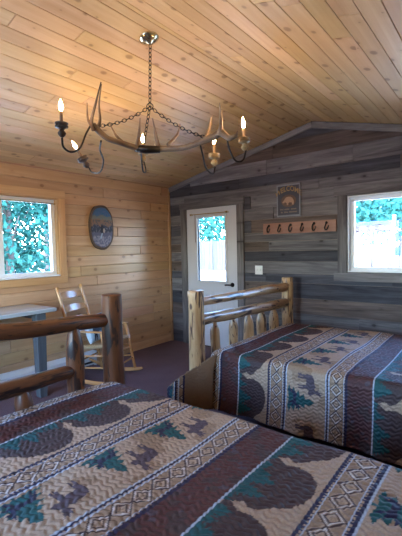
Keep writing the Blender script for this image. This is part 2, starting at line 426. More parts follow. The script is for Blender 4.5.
def window_y(name, y, x0, x1, z0, z1, mull, sg=1):
    root = empty(name, ((x0 + x1) / 2, y, z0), kind='structure')
    f = MB(); w = .04
    for (a, b, c, d) in ((x0, x1, z0, z0 + w), (x0, x1, z1 - w, z1), (x0, x0 + w, z0 + w, z1 - w), (x1 - w, x1, z0 + w, z1 - w)) + (((mull - .03, mull + .03, z0 + w, z1 - w),) if mull else ()):
        f.box(a, b, y - .03, y + .03, c, d)
    f.build('window_frame', M['white'], root, bevel=.004)
    j = MB()
    ya, yb = (YB - .004, y - .03) if sg > 0 else (y + .03, YF + .004)
    for (a, b, c, d) in ((x0 - .012, x1 + .012, z0 - .012, z0), (x0 - .012, x1 + .012, z1, z1 + .012), (x0 - .012, x0, z0, z1), (x1, x1 + .012, z0, z1)): j.box(a, b, ya, yb + .05 * sg, c, d)
    j.build('window_jamb', M['white'], root)
    MB().box(x0 + w, x1 - w, y + .004, y + .010, z0 + w, z1 - w).build('window_pane', M['glass'], root)
    return root
r = window_y('window_2', YB + .085, W2[0] + .013, W2[1] - .013, W2[2] + .013, W2[3] - .013, -.62)
MB().tube([(W2[0] + .03, YB + .02, 1.925), (W2[1] - .03, YB + .02, 1.925)], .008, 10).build('blind_rod', M['white'], r, smooth=True)
window_y('fill_window', YF - .085, W3[0] + .013, W3[1] - .013, W3[2] + .013, W3[3] - .013, -2.1, -1)  # out of view, added to let fill light into the room

# ------------------------------------------------------------------ door
d = empty('door_1', (-3.30, YB + .03, 0), kind='structure')
gx0, gx1, gz0, gz1 = -3.555, -3.06, .965, 1.875
mb = MB()
for q in subtract((-3.735, -2.87, .012, 1.995), [(gx0, gx1, gz0, gz1)]): mb.box(q[0], q[1], YB + .006, YB + .05, q[2], q[3])
mb.build('door_slab', M['doorpaint'], d)
mb = MB()
fw = .035
for q in subtract((gx0 - fw, gx1 + fw, gz0 - fw, gz1 + fw), [(gx0, gx1, gz0, gz1)]): mb.box(q[0], q[1], YB - .008, YB + .056, q[2], q[3])
mb.build('glazing_frame', M['doorpaint'], d, bevel=.005)
mb = MB()
for (a, b) in ((-3.66, -3.33), (-3.27, -2.945)):
    for q in subtract((a, b, .16, .80), [(a + .03, b - .03, .19, .77)]): mb.box(q[0], q[1], YB - .001, YB + .02, q[2], q[3])
mb.build('raised_panel_moulding', M['doorpaint'], d, bevel=.004)
MB().box(gx0, gx1, YB + .03, YB + .036, gz0, gz1).build('door_pane', M['glass'], d)
mb = MB(); mb.tube([(-3.66, YB - .03, 1.925), (-3.0, YB - .03, 1.925)], .006, 8)
for x in (-3.65, -3.01): mb.box(x - .012, x + .012, YB - .036, YB + .008, 1.912, 1.938)
mb.build('curtain_rod', M['brass'], d, smooth=False)
MB().tube([(-3.575, YB - .022, 1.92), (-3.575, YB - .022, 1.52)], .004, 6).build('blind_cord', M['darksleeve'], d)
mb = MB(); mb.lathe((-2.955, YB + .008, .92), [(.032, 0), (.032, .008), (.014, .014), (.012, .05)], (0, -1, 0), 16)
mb.tube(crom([(-2.955, YB - .04, .92), (-2.99, YB - .045, .922), (-3.05, YB - .042, .917)]), .010, 10)
mb.build('door_handle', M['blackmetal'], d, smooth=True)
mb = MB()
mb.box(-3.75, -3.735, YB - .0, YB + .12, .012, 2.01, 'z'); mb.box(-2.87, -2.855, YB - .0, YB + .12, .012, 2.01, 'z'); mb.box(-3.75, -2.855, YB, YB + .12, 1.995, 2.01, 'x')
mb.build('door_jamb', M['doorpaint'], d)
MB().box(-3.75, -2.855, YB, YB + .14, 0, .012).build('threshold', M['shadowgap'], d)

# ------------------------------------------------------------------ quilt
def inpoly(x, y, P):
    r = np.zeros(x.shape, bool); n = len(P)
    for i in range(n):
        x1, y1 = P[i]; x2, y2 = P[(i + 1) % n]
        if y1 == y2: continue
        c = ((y1 > y) != (y2 > y)) & (x < (x2 - x1) * (y - y1) / (y2 - y1) + x1); r ^= c
    return r
BEAR = [(0, .30), (.03, .42), (.09, .50), (.16, .60), (.24, .80), (.36, .93), (.52, .97), (.68, .93), (.82, .80), (.92, .58), (.96, .30), (.93, 0), (.80, 0), (.80, .22), (.72, .30), (.56, .30), (.50, .18), (.50, 0), (.38, 0), (.36, .24), (.28, .34), (.20, .34), (.08, .24)]
PINE = [(-.03, 0), (-.03, .10), (-.30, .05), (-.5, .14), (-.28, .20), (-.42, .32), (-.22, .36), (-.34, .50), (-.16, .52), (-.24, .68), (-.10, .70), (-.14, .84), (0, 1), (.12, .82), (.08, .70), (.26, .64), (.15, .52), (.36, .46), (.21, .36), (.45, .28), (.26, .20), (.52, .10), (.30, .05), (.03, .10), (.03, 0)]
MOOSE = [(.05, .44), (.02, .52), (.10, .62), (.16, .66), (.10, .78), (.02, .95), (.12, .88), (.15, .98), (.19, .86), (.25, .97), (.27, .80), (.36, .84), (.28, .70), (.36, .66), (.46, .72), (.62, .66), (.80, .66), (.92, .60), (.97, .46), (.93, .30), (.95, 0), (.89, 0), (.85, .28), (.83, 0), (.77, 0), (.77, .34), (.60, .36), (.48, .34), (.44, 0), (.38, 0), (.39, .26), (.33, .02), (.27, .04), (.31, .36), (.26, .46), (.16, .42)]
DEER = [(.0, .66), (.07, .74), (.12, .80), (.05, .97), (.12, .90), (.16, 1.), (.20, .84), (.28, .66), (.50, .60), (.74, .66), (.84, .60), (.90, .48), (1.02, .20), (.97, .18), (.82, .40), (.94, .10), (.88, .08), (.72, .42), (.44, .42), (.20, .10), (.14, .12), (.30, .40), (.06, .34), (.04, .39), (.22, .50), (.14, .66), (.06, .64)]
BEARS = [(0, 0), (0, .12), (.05, .26), (-.01, .40), (.05, .55), (.14, .66), (.22, .84), (.36, .97), (.55, 1.03), (.74, .97), (.87, .78), (.93, .52), (.90, .30), (.96, .16), (1, .05), (1, 0)]
TAN = (.40, .275, .18); TAN2 = (.29, .185, .11); BROWN = (.058, .031, .028); MAR = (.080, .026, .022); NAVY = (.016, .014, .045); TEAL = (.008, .075, .075); WHITE = (.42, .46, .52); PLUM = (.075, .05, .062)
def lat_noise(a, b, s, seed=0):
    return (np.sin(a * s * 1.7 + seed) * np.cos(b * s * 2.3 + seed * 1.7) + np.sin((a + b) * s * 3.1 + 1.3 + seed) * .6 + np.sin((a - b * 1.3) * s * 5.7 + seed) * .35) / 1.95
def hashn(a, b):
    q = np.sin(a * 127.1 + b * 311.7) * 43758.5453; return q - np.floor(q)
def quilt_colour(X, Y):
    """X along the bed from the first white line (m), Y across the bed (m)"""
    u = X - np.floor(X); out = np.empty(X.shape + (3,)); out[:] = TAN
    def put(mask, col): out[mask] = col
    # background tones
    put((u > .415) & (u < .70) & (lat_noise(X, Y, 6) > .25), TAN2)
    P = .345; yb = Y / P; fy = yb - np.floor(yb); k = np.floor(yb)
    fr = (hashn(np.floor(Y * 140), k) - .5)
    # bears on a strip of teal grass
    b = (u >= 0) & (u < .26)
    put(b & inpoly(fy * 1.0, (u - .015) / .225, BEARS), BROWN)
    grass = .035 + .020 * np.sin(Y * 41) + .018 * np.sin(Y * 97 + 1) + .030 * fr
    put(b & (u < grass), TEAL)
    for o in (.02, .27):
        fx = (yb + o) - np.floor(yb + o)
        put(b & inpoly((fx - .5) * 2.9, (u - .0) / .115, PINE), TEAL)
    # deer and pine band
    d = (u > .41) & (u < .70)
    fx = (yb - .34) - np.floor(yb - .34)                 # pines at .72 + n*.345
    put(d & inpoly((fx - .5 + .12) * 1.8, (u - .415) / .21, PINE), TEAL)
    fx = (yb + .22) - np.floor(yb + .22)
    put(d & inpoly((fx - .06) * 2.3, (u - .50) / .185, MOOSE), PLUM)
    fx = (yb + .48) - np.floor(yb + .48)
    put(d & inpoly((fx - .02) * 2.6, (u - .42) / .12, DEER), NAVY)
    # mottled maroon band
    m = (u > .845); put(m, MAR); put(m & (lat_noise(X, Y, 11, 2) > .3), BROWN); put(m & (lat_noise(X, Y, 17, 5) > .62), PLUM)
    # lattice bands
    for (a, c) in ((.26, .41), (.70, .845)):
        w = (u >= a) & (u < c); s = (u - a) / (c - a)
        put(w, TAN)
        dy = Y / .092 - np.floor(Y / .092) - .5; dx = (s - .5) / .60
        dd = np.abs(dx) + np.abs(dy)
        lw = w & (s > .16) & (s < .84)
        put(lw & (np.abs(dd - .5) < .055), BROWN); put(lw & (np.abs(dd - .27) < .045), BROWN); put(lw & (np.abs(dd - .40) < .03), (.62, .56, .50)); put(lw & (dd < .10), TAN2)
        put(lw & (dd > .62), TAN2)
        put(w & ((s < .10) | (s > .90)), NAVY)
        tooth = (Y / .018 - np.floor(Y / .018)) < .5
        put(w & (((s > .10) & (s < .155)) | ((s > .845) & (s < .90))) & tooth, NAVY)
        put(w & ((np.abs(s - .165) < .016) | (np.abs(s - .835) < .016)), WHITE)
        put(w & ((s < .018)), WHITE)
    put((u < .010) | (np.abs(u - .412) < .004) | (np.abs(u - .703) < .004), WHITE)
    j = .88 + .24 * hashn(np.floor(X * 400), np.floor(Y * 400)); out *= j[..., None]
    return out
def puff(a, b):
    """height of the meandering quilting stitches"""
    w = b + .0065 * np.sin(a * 2 * PI / .050 + 1.6 * np.sin(b * 37 + 2 * np.sin(a * 9))) + .004 * np.sin(a * 23 + b * 17) + .003 * np.sin(a * 61 - b * 43)
    p = np.abs(np.sin(PI * w / .026))
    return np.sqrt(p) * (.88 + .12 * np.sin(a * 2 * PI / .037 + 1 + 5 * np.sin(b * 50)))
def quilt(name, xf, xh, y0, y1, zt, line, label, drop=.44, flare=.2, seed=0, bulge=0):
    st = .0042
    r = .05
    W = y1 - y0
    va = np.arange(-drop, W + drop + st, st)                       # across
    ua = np.arange(-.17, xh - xf + st, st)                         # along, starts tucked down at the foot
    U, V = np.meshgrid(ua, va, indexing='ij')
    # cross-section across the bed
    def edge(dist):          # dist past the fold -> (outward, down)
        a = np.clip(dist, 0, r * PI / 2) / r
        out = np.where(dist > 0, r * np.sin(a), 0); dn = np.where(dist > 0, r * (1 - np.cos(a)), 0)
        rest = np.clip(dist - r * PI / 2, 0, None)
        return out, dn + rest, rest
    lo, ld, lr = edge(r - V); ho, hd, hr = edge(V - (W - r))
    fo, fd, frs = edge(r - U)
    Yp = y0 + np.clip(V, r, W - r) - lo + ho
    Xp = xf + np.clip(U, r, None) - fo
    foldw = .022 * np.sin(U * 9 + seed) + .012 * np.sin(U * 23 + 1 + seed)
    Yp = Yp - np.where(lr > 0, np.minimum(lr * 2, 1) * (foldw + .03 * 0 + lr * .12), 0) + np.where(hr > 0, np.minimum(hr * 2, 1) * (foldw + lr * .1), 0)
    Zp = zt - ld - hd - fd
    tt_ = np.clip(V / W, 0, 1); Xp = Xp - bulge * np.clip(1 - U / .35, 0, 1) * (1 - np.abs(tt_ * 2 - 1) ** 4)
    inside = (lr <= 0) & (hr <= 0)
    Zp += np.where(ld + hd < .02, .006 * np.sin(U * 4.1 + seed) * np.cos(V * 5 + seed) + .004 * np.sin(U * 11 + V * 7), 0) * np.clip(U * 5, 0, 1)
    # the foot corner of the hanging side swings out past the post
    col = quilt_colour(U + xf - line, V + y0)
    h = puff(U, V) * .0075
    n_out_y = np.where(lr > 0, -1., np.where(hr > 0, 1., 0)); Yp += h * n_out_y
    Zp += np.where(inside, h, 0)
    foot = U < 0; Xp -= np.where(foot & inside, h, 0)
    # where both side and foot hang, keep the cloth on the corner (no doubled drop)
    both = (frs > 0) & ((lr > 0) | (hr > 0)); Zp = np.where(both, zt - np.maximum(ld + hd, fd) , Zp)
    nU, nV = U.shape
    vs = np.stack([Xp, Yp, Zp], -1).reshape(-1, 3)
    idx = np.arange(nU * nV).reshape(nU, nV)
    F = np.stack([idx[:-1, :-1], idx[1:, :-1], idx[1:, 1:], idx[:-1, 1:]], -1).reshape(-1, 4)
    # drop faces where side and foot drops meet (a clean cut at the corner)
    Uc = U[:-1, :-1].reshape(-1); Vc = V[:-1, :-1].reshape(-1)
    keep = ~((Uc < 0) & ((Vc < -.03) | (Vc > W + .03)))
    F = F[keep]
    cols = col.reshape(-1, 3)
    # swung-out corner panel, one for each hanging side
    for sd in (-1, 1):
        E, S = np.meshgrid(np.linspace(0, .31, 90), np.linspace(0, 1, 110), indexing='ij')
        top = zt - .012 - E * .86; bot = zt - drop - .01 + .02 * E
        Z = top + (bot - top) * S
        Y = (y0 + .02 - flare * np.clip(E / .22, 0, 1) ** .8 * .85 - np.minimum((top - Z) * .35, .05 - .05 * np.clip(E / .1, 0, 1)) - (top - Z) * .08) if sd < 0 else (y1 - .02 + flare * np.clip(E / .22, 0, 1) ** .8 * .85 + np.minimum((top - Z) * .35, .05 - .05 * np.clip(E / .1, 0, 1)) + (top - Z) * .08)
        Xx = xf + .07 - E + 0 * S
        hh = puff(E, Z) * .008; Y = Y + sd * hh
        c = np.empty(E.shape + (3,)); c[:] = (.20, .115, .062)
        cc = quilt_colour(E * 0 + E + .42 - .235, Z)
        m2 = E > .175; c[m2] = cc[m2]; c[(np.abs(E - .17) < .006)] = NAVY; c[E > .298] = (.02, .02, .03); c[(S < .02)] = (.25, .16, .1)
        base = len(vs); vs = np.concatenate([vs, np.stack([Xx, Y, Z], -1).reshape(-1, 3)]); cols = np.concatenate([cols, c.reshape(-1, 3)])
        i2 = np.arange(90 * 110).reshape(90, 110) + base
        F = np.concatenate([F, np.stack([i2[:-1, :-1], i2[1:, :-1], i2[1:, 1:], i2[:-1, 1:]], -1).reshape(-1, 4)])
    me = bpy.data.meshes.new(name); me.vertices.add(len(vs)); me.vertices.foreach_set('co', vs.astype(np.float32).ravel())
    me.loops.add(F.size); me.loops.foreach_set('vertex_index', F.astype(np.int32).ravel())
    me.polygons.add(len(F)); me.polygons.foreach_set('loop_start', np.arange(0, F.size, 4, dtype=np.int32)); me.polygons.foreach_set('use_smooth', np.ones(len(F), bool))
    me.update(calc_edges=True)
    a = me.attributes.new('tint', 'FLOAT_COLOR', 'POINT'); a.data.foreach_set('color', np.concatenate([cols, np.ones((len(cols), 1))], 1).astype(np.float32).ravel())
    me.materials.append(M['quilt']); o = bpy.data.objects.new(name, me); C.objects.link(o)
    md = o.modifiers.new('thickness', 'SOLIDIFY'); md.thickness = .012; md.offset = -1
    tag(o, label, 'quilt', 'lodge quilts on the two log beds'); return o

# ------------------------------------------------------------------ log beds
def log(mb, a, b, r0, r1=None, seed=0, te=0., t=(1, 1, 1), wob=.12, seg=18, bow=.0):
    a = Vector(a); b = Vector(b); r1 = r0 if r1 is None else r1; L = (b - a).length; n = max(6, int(L / .035)); pts = []; rad = []
    for i in range(n + 1):
        k = i / n; p = a.lerp(b, k)
        p += Vector((noise.noise(Vector((k * L * 2.2, seed, 0))), noise.noise(Vector((k * L * 2.2, seed, 9))), noise.noise(Vector((k * L * 2.2, seed, 20))))) * bow
        rr = r0 + (r1 - r0) * k
        if te:
            e = min(k * L, (1 - k) * L) / te
            if e < 1: rr *= .62 + .38 * math.sin(e * PI / 2)
        pts.append(p); rad.append(rr)
    # softened cut ends
    pts = [pts[0]] + [pts[0].lerp(pts[1], .15)] + pts[1:-1] + [pts[-1].lerp(pts[-2], .15)] + [pts[-1]]
    rad = [rad[0] * .9] + rad[:1] + rad[1:-1] + rad[-1:] + [rad[-1] * .9]
    mb.tube(pts, rad, seg, t, True, wob, seed)
    return mb
def spindle(y, x, z0, z1, r, m, root, seed, sharp=.12):
    mb = MB(); n = 26; pts = []; rad = []
    for i in range(n + 1):
        k = i / n; z = z0 + (z1 - z0) * k; top = (z1 - z) / sharp; rr = r
        if top < 1: rr = r * (.38 + .62 * math.sin(max(top, 0) * PI / 2))
        pts.append((x + .004 * math.sin(k * 5 + seed), y + .005 * math.sin(k * 4 + seed * 2), z)); rad.append(rr)
    mb.tube(pts, rad, 14, (1, 1, 1), True, .14, seed); return mb.build('spindle', m, root, smooth=True)
def smooth_log(mb, name, m, root):
    o = mb.build(name, m, root, smooth=True)
    md = o.modifiers.new('edge', 'EDGE_SPLIT'); md.split_angle = math.radians(50); return o
def bed(x, ya, yb, hx, m, label, up, lo, spind, pr, ph, seed, rl):
    root = empty('log_bed', (x, (ya + yb) / 2, 0), label, 'bed', 'log beds')
    for i, y in enumerate((ya, yb)):
        smooth_log(log(MB(), (x, y, 0), (x, y, ph[i]), pr * 1.04, pr, seed + i, wob=.09, bow=.006, seg=22), 'footboard_post', m, root)
        smooth_log(log(MB(), (hx, y, 0), (hx, y, 1.22), pr, pr, seed + i + 7, wob=.09, seg=22), 'headboard_post', m, root)
    smooth_log(log(MB(), *up, seed=seed + 3, te=.09, bow=.012, wob=.16), 'footboard_rail', m, root)
    smooth_log(log(MB(), *lo, seed=seed + 4, te=.09, bow=.010, wob=.16), 'footboard_rail', m, root)
    smooth_log(log(MB(), (x, ya, .34), (x, yb, .34), .045, seed=seed + 5), 'footboard_rail', m, root)
    for k, z in enumerate((1.06, .70, .34)):
        smooth_log(log(MB(), (hx, ya, z), (hx, yb, z), .045, seed=seed + 11 + k), 'headboard_rail', m, root)
    for y in rl:
        smooth_log(log(MB(), (x, y, .235), (hx, y, .235), .032, seed=seed + 15), 'side_rail', m, root)
    for k, (y, z0, z1, r, sh) in enumerate(spind): spindle(y, x, z0, z1, r, m, root, seed + 30 + k * 2.3, sh)
    return root
FX, FY0, FY1 = -2.00, 2.44, 4.13
bed(FX, FY0, FY1, .22, M['log_pale'], 'far log bed with honey-coloured footboard near the white door',
    ((FX, FY0, .985), (FX, FY1, .968), .036, .050), ((FX, FY0 - .0, .828), (FX, FY1, .785), .046, .055),
    [(2.70, .30, .78, .042, .09), (2.98, .30, .775, .045, .10), (3.25, .30, .775, .05, .12), (3.52, .30, .765, .052, .12), (3.78, .30, .755, .052, .12)], .065, (1.085, 1.075), 2, (2.60, 3.91))
NX, NY0, NY1 = -2.10, -.02, 1.655
bed(NX, NY0, NY1, .22, M['log_dark'], 'near log bed with red-brown footboard in front of the rocking chair',
    ((NX, NY0, 1.065), (NX, NY1, .966), .053, .044), ((NX, NY0, .70), (NX, 1.36, .692), .047, .043),
    [(1.36, .30, .985, .053, .17), (1.02, .30, .70, .05, .13), (.68, .30, .70, .05, .13), (.34, .30, .70, .05, .13)], .069, (1.18, 1.136), 5, (.26, 1.53))
def mattress(x0, x1, y0, y1, label):
    o = MB().box(x0, x1, y0, y1, .27, .555).build('mattress', M['ticking'], bevel=.04); tag(o, label, 'mattress', 'mattresses on the log beds'); return o
mattress(-1.91, .15, 2.545, 3.965, 'white mattress under the quilt of the far log bed')
mattress(-2.01, .15, .205, 1.585, 'white mattress under the quilt of the near log bed')
quilt('quilt', -1.93, .15, 2.525, 3.985, .575, -1.65, 'bear and pine quilt on the far bed, its side hanging towards the near bed', flare=.34, seed=1)
quilt('quilt', -2.03, .15, .185, 1.605, .575, -1.75, 'bear and deer patterned quilt covering the near bed in the foreground', flare=.02, seed=4, bulge=.06)

# ------------------------------------------------------------------ desk
r = empty('side_table', (-3.82, 1.3, 0), 'grey-blue painted wooden table with thick top under the left window', 'table')
MB().box(-4.09, -3.53, .55, 2.10, .835, .872, 'y').build('table_top', M['table_top'], r, bevel=.005)
for (x, y) in ((-3.60, 1.945), (-3.60, .65)):
    mb = MB(); h_ = .05
    vs = [(x + i * h_ * k, y + j * h_ * k, z) for z, k in ((0, .8), (.835, 1.)) for i, j in ((-1, -1), (1, -1), (1, 1), (-1, 1))]
    mb.add(vs, [(0, 3, 2, 1), (4, 5, 6, 7), (0, 1, 5, 4), (1, 2, 6, 5), (2, 3, 7, 6), (3, 0, 4, 7)]); mb.build('leg', M['bluegrey_paint'], r, bevel=.006)
    MB().box(-4.06, -3.65, y - .02, y + .02, .77, .835, 'x').build('bearer', M['bluegrey_paint'], r)
MB().box(-4.085, -4.06, .60, 2.05, .77, .835, 'y').build('wall_cleat', M['bluegrey_paint'], r)

# ------------------------------------------------------------------ baseboard heater
r = empty('baseboard_heater', (XL + .035, 1.6, 0), 'long cream baseboard heater low on the pine wall behind the rocking chair', 'heater')
mb = MB(); mb.prism([(0, .0), (.065, 0), (.065, .125), (.03, .165), (0, .165)], (XL, .3, .012), (1, 0, 0), (0, 0, 1), (0, 1, 0), 2.62); mb.build('casing', M['heater'], r, bevel=.003)
mb = MB(); mb.box(XL + .06, XL + .068, .33, 2.89, .035, .06); mb.build('air_slot', M['shadowgap'], r)
for y in (.3, 2.9): MB().box(XL, XL + .07, y - .01, y + .02, .0, .18).build('end_cap', M['heater'], r, bevel=.003)

# ------------------------------------------------------------------ rocking chair
A = math.radians(21); F = Vector((math.cos(A), math.sin(A), 0)); S = Vector((-math.sin(A), math.cos(A), 0)); Zv = Vector((0, 0, 1))
FF = Vector((-3.40, 2.995, 0))             # far front foot
o0 = FF - S * .26                          # middle of the front feet
T = math.radians(12)                        # rocked back
def cp(f, s, z):                            # chair frame: f forward from the front legs, s sideways, z up
    return o0 + F * (f * math.cos(T) - z * math.sin(T)) + S * s + Zv * (f * math.sin(T) * .45 + z * math.cos(T)) + Zv * .045
r = empty('rocking_chair', tuple(o0 - F * .2), 'honey-coloured ladder-back rocking chair with rush seat against the pine wall', 'rocking chair')
for sd in (-1, 1):
    s = sd * .26
    MB().tube([cp(0, s, -.01), cp(0, s, .53)], [.016, .019], 12).build('front_leg', M['chair'], r, smooth=True)
    sb = sd * .215
    MB().tube(crom([cp(-.42, sb, .02), cp(-.42, sb, .40), cp(-.445, sb, .75), cp(-.47, sb, 1.06)]), .018, 12).build('back_post', M['chair'], r, smooth=True)
    mb = MB(); pts = crom([o0 + S * s + F * k + Zv * z for k, z in ((.09, .055), (.02, .040), (-.15, .024), (-.40, .045), (-.62, .115))], 6)
    for i in range(len(pts) - 1): pass
    mb.tube(pts, lerps([.014, .022, .024, .022, .014], len(pts)), 10, flat=.8); mb.build('rocker', M['chair'], r, smooth=True)
    mb = MB(); pa = [cp(.03, s, .54), cp(-.1, s, .55), cp(-.3, s * .95, .565), cp(-.43, sb, .58)]
    mb.tube(crom(pa), lerps([.028, .030, .024, .016], 19), 12, flat=-.35); mb.build('armrest', M['chair'], r, smooth=True)
    for z in (.16, .29): MB().tube([cp(0, s, z), cp(-.42, sb, z)], .0095, 8).build('stretcher', M['chair'], r, smooth=True)
for z in (.13, .26): MB().tube([cp(0, -.26, z), cp(0, .26, z)], .0105, 8).build('stretcher', M['chair'], r, smooth=True)
MB().tube([cp(-.42, -.215, .22), cp(-.42, .215, .22)], .0095, 8).build('stretcher', M['chair'], r, smooth=True)
for z in (.52, .66, .80, .95):
    mb = MB(); n = 12; off = -.42 - (z - .4) * .085; vs = []
    for i in range(n + 1):
        q = i / n * 2 - 1; bow = -.035 * (1 - q * q); hh = .030 + .018 * (1 - q * q)
        for dz, df in ((-.030, 0), (hh, 0), (hh, .01), (-.030, .01)): vs.append(cp(off + bow + df - (dz * .15), q * .21, z + dz))
    fs = [(i * 4 + k, i * 4 + (k + 1) % 4, (i + 1) * 4 + (k + 1) % 4, (i + 1) * 4 + k) for i in range(n) for k in range(4)] + [(0, 1, 2, 3), tuple(n * 4 + k for k in (3, 2, 1, 0))]
    mb.add(vs, fs); mb.build('ladder_slat', M['chair'], r, smooth=False, bevel=.003)
mb = MB(); n = 10; vs = []; g = []
for i in range(n + 1):
    for j in range(n + 1):
        a = i / n; b = j / n * 2 - 1; f = .015 - .445 * a; w = .26 - .04 * a; z = .405 - .012 * math.sin(a * PI) * (1 - b * b)
        vs.append(cp(f, b * w, z)); g.append((f, b * w, 0))
for i in range(n + 1):
    for j in range(n + 1):
        a = i / n; b = j / n * 2 - 1; vs.append(cp(.015 - .445 * a, b * (.26 - .04 * a), .37)); g.append((a, b, 1))
N1 = (n + 1) ** 2; fs = []
for i in range(n):
    for j in range(n):
        q = (i * (n + 1) + j, i * (n + 1) + j + 1, (i + 1) * (n + 1) + j + 1, (i + 1) * (n + 1) + j); fs.append(q); fs.append(tuple(k + N1 for k in reversed(q)))
for i in range(n):
    for (p, q) in ((i * (n + 1), (i + 1) * (n + 1)), ((i + 1) * (n + 1) + n, i * (n + 1) + n), (i + 1, i), (n * (n + 1) + i, n * (n + 1) + i + 1)): fs.append((p, q, q + N1, p + N1))
mb.add(vs, fs, g); mb.build('seat', M['rush'], r, smooth=True)
# pillow on the seat
def pillow():
    n = 70; vs = []; col = []; fs = []; w, h, th = .37, .30, .06
    c0 = cp(-.20, -.02, .41)
    up = (Zv * math.cos(.30) - F * math.sin(.30)).normalized(); nrm = S.cross(up).normalized() * 1.0
    if nrm.dot(F) < 0: nrm = -nrm
    for sd in (1, -1):
        for i in range(n + 1):
            for j in range(n + 1):
                a = i / n * 2 - 1; b = j / n * 2 - 1
                k = max(0, (1 - a ** 4)) ** .5 * max(0, (1 - b ** 4)) ** .5
                pinch = 1 - .05 * (1 - abs(a)) * (abs(b) ** 6); p2 = 1 - .05 * (1 - abs(b)) * (abs(a) ** 6)
                vs.append(c0 + S * (a * w / 2 * p2) + up * (h / 2 + b * h / 2 * pinch) + nrm * (sd * th * k))
                u_, v_ = (a + 1) / 2, (b + 1) / 2; c = (.34, .46, .55)
                if v_ > .70: c = (.03, .07, .16)
                if abs(v_ - .68) < .02 or max(abs(a), abs(b)) > .97: c = (.55, .62, .66)
                col.append(c)
    o = MB(); o.v = [tuple(v) for v in vs]; X = np.array([(i / n) for i in range(n + 1) for j in range(n + 1)]); Y = np.array([(j / n) for i in range(n + 1) for j in range(n + 1)])
    ms = inpoly((1 - X) * 1.3 - .2, Y * 1.25 - .08, MOOSE)
    for k in range(len(ms)):
        if ms[k]: col[k] = (.012, .02, .04); col[k + len(ms)] = (.012, .02, .04)
    N_ = (n + 1) ** 2
    for i in range(n):
        for j in range(n):
            q = (i * (n + 1) + j, i * (n + 1) + j + 1, (i + 1) * (n + 1) + j + 1, (i + 1) * (n + 1) + j); o.f.append(tuple(reversed(q))); o.f.append(tuple(k + N_ for k in q))
    o.g = list(o.v); o.t = col; o.m = [0] * len(o.f)
    ob = o.build('throw_pillow', M['painted'], smooth=True, fixn=False)
    bm = bmesh.new(); bm.from_mesh(ob.data); bmesh.ops.remove_doubles(bm, verts=bm.verts, dist=.0004); bmesh.ops.recalc_face_normals(bm, faces=bm.faces); bm.to_mesh(ob.data); bm.free()
    tag(ob, 'light blue throw pillow with a dark moose, propped on the rocking chair seat', 'pillow')
pillow()

# ------------------------------------------------------------------ wall plaque on the pine wall
cy_, cz_ = 3.10, 1.728; hw, hh = .185, .285
r = empty('wooden_wall_plaque', (XL, cy_, cz_), 'oval bark-edged wood slice with a painted lake scene on the pine wall', 'wall art')
def oval(k, n, wobble=.02, seed=1.):
    out = []
    for i in range(n):
        a = 2 * PI * i / n; ca, sa = math.cos(a), math.sin(a)
        x = hw * k * math.copysign(abs(ca) ** .85, ca); z = hh * k * math.copysign(abs(sa) ** .9, sa)
        w = 1 + wobble * noise.noise(Vector((ca * 2 + seed, sa * 2, 0))); out.append((x * w, z * w))
    return out
mb = MB(); mb.prism(oval(1, 90, .035), (XL, cy_, cz_), (0, 1, 0), (0, 0, 1), (1, 0, 0), .03, (.45, .3, .2)); mb.build('bark_edged_slab', M['bark'], r, bevel=.004)
mb = MB(); rings = 34; seg = 96; vs = [(XL + .036, cy_, cz_)]; col = [(.05, .06, .08)]
for q in range(1, rings + 1):
    for (y, z) in oval(.90 * q / rings, seg, .035): vs.append((XL + (.036 if q < rings else .029), cy_ + y, cz_ + z))
for v in vs[1:]:
    y, z = (v[1] - cy_) / hw, (v[2] - cz_) / hh
    n_ = noise.noise(Vector((y * 3, z * 3, 0))); n2 = noise.noise(Vector((y * 9, z * 12, 4)))
    if z > .52 + .1 * n_: c = (.06 + .05 * n2, .13, .24)
    elif z > .36 + .12 * n2: c = (.16, .17, .15)
    elif z > .08 + .1 * n_: c = (.24, .14, .09) if n2 > -.1 else (.10, .09, .09)
    elif z > -.22: c = (.035, .04, .07) if n2 > -.25 else (.15, .14, .18)
    elif z > -.40 + .1 * n2: c = (.10, .10, .16)
    else: c = (.26, .24, .30) if n2 > 0 else (.12, .12, .19)
    if (y + .02) ** 2 / .018 + (z + .10) ** 2 / .05 < 1: c = (.012, .014, .03)
    if (y - .14) ** 2 / .006 + (z + .14) ** 2 / .012 < 1: c = (.42, .33, .28)
    if (y + .1 - (z + .4) * .6) ** 2 < .004 and -.5 < z < -.25: c = (.30, .38, .48)
    col.append(c)
fs = [(0, 1 + k, 1 + (k + 1) % seg) for k in range(seg)] + [(1 + q * seg + k, 1 + q * seg + (k + 1) % seg, 1 + (q + 1) * seg + (k + 1) % seg, 1 + (q + 1) * seg + k)[::-1] for q in range(rings - 1) for k in range(seg)]
mb.v = vs; mb.f = fs; mb.g = vs; mb.t = col; mb.m = [0] * len(fs); mb.build('painted_scene', M['painted'], r, smooth=True)

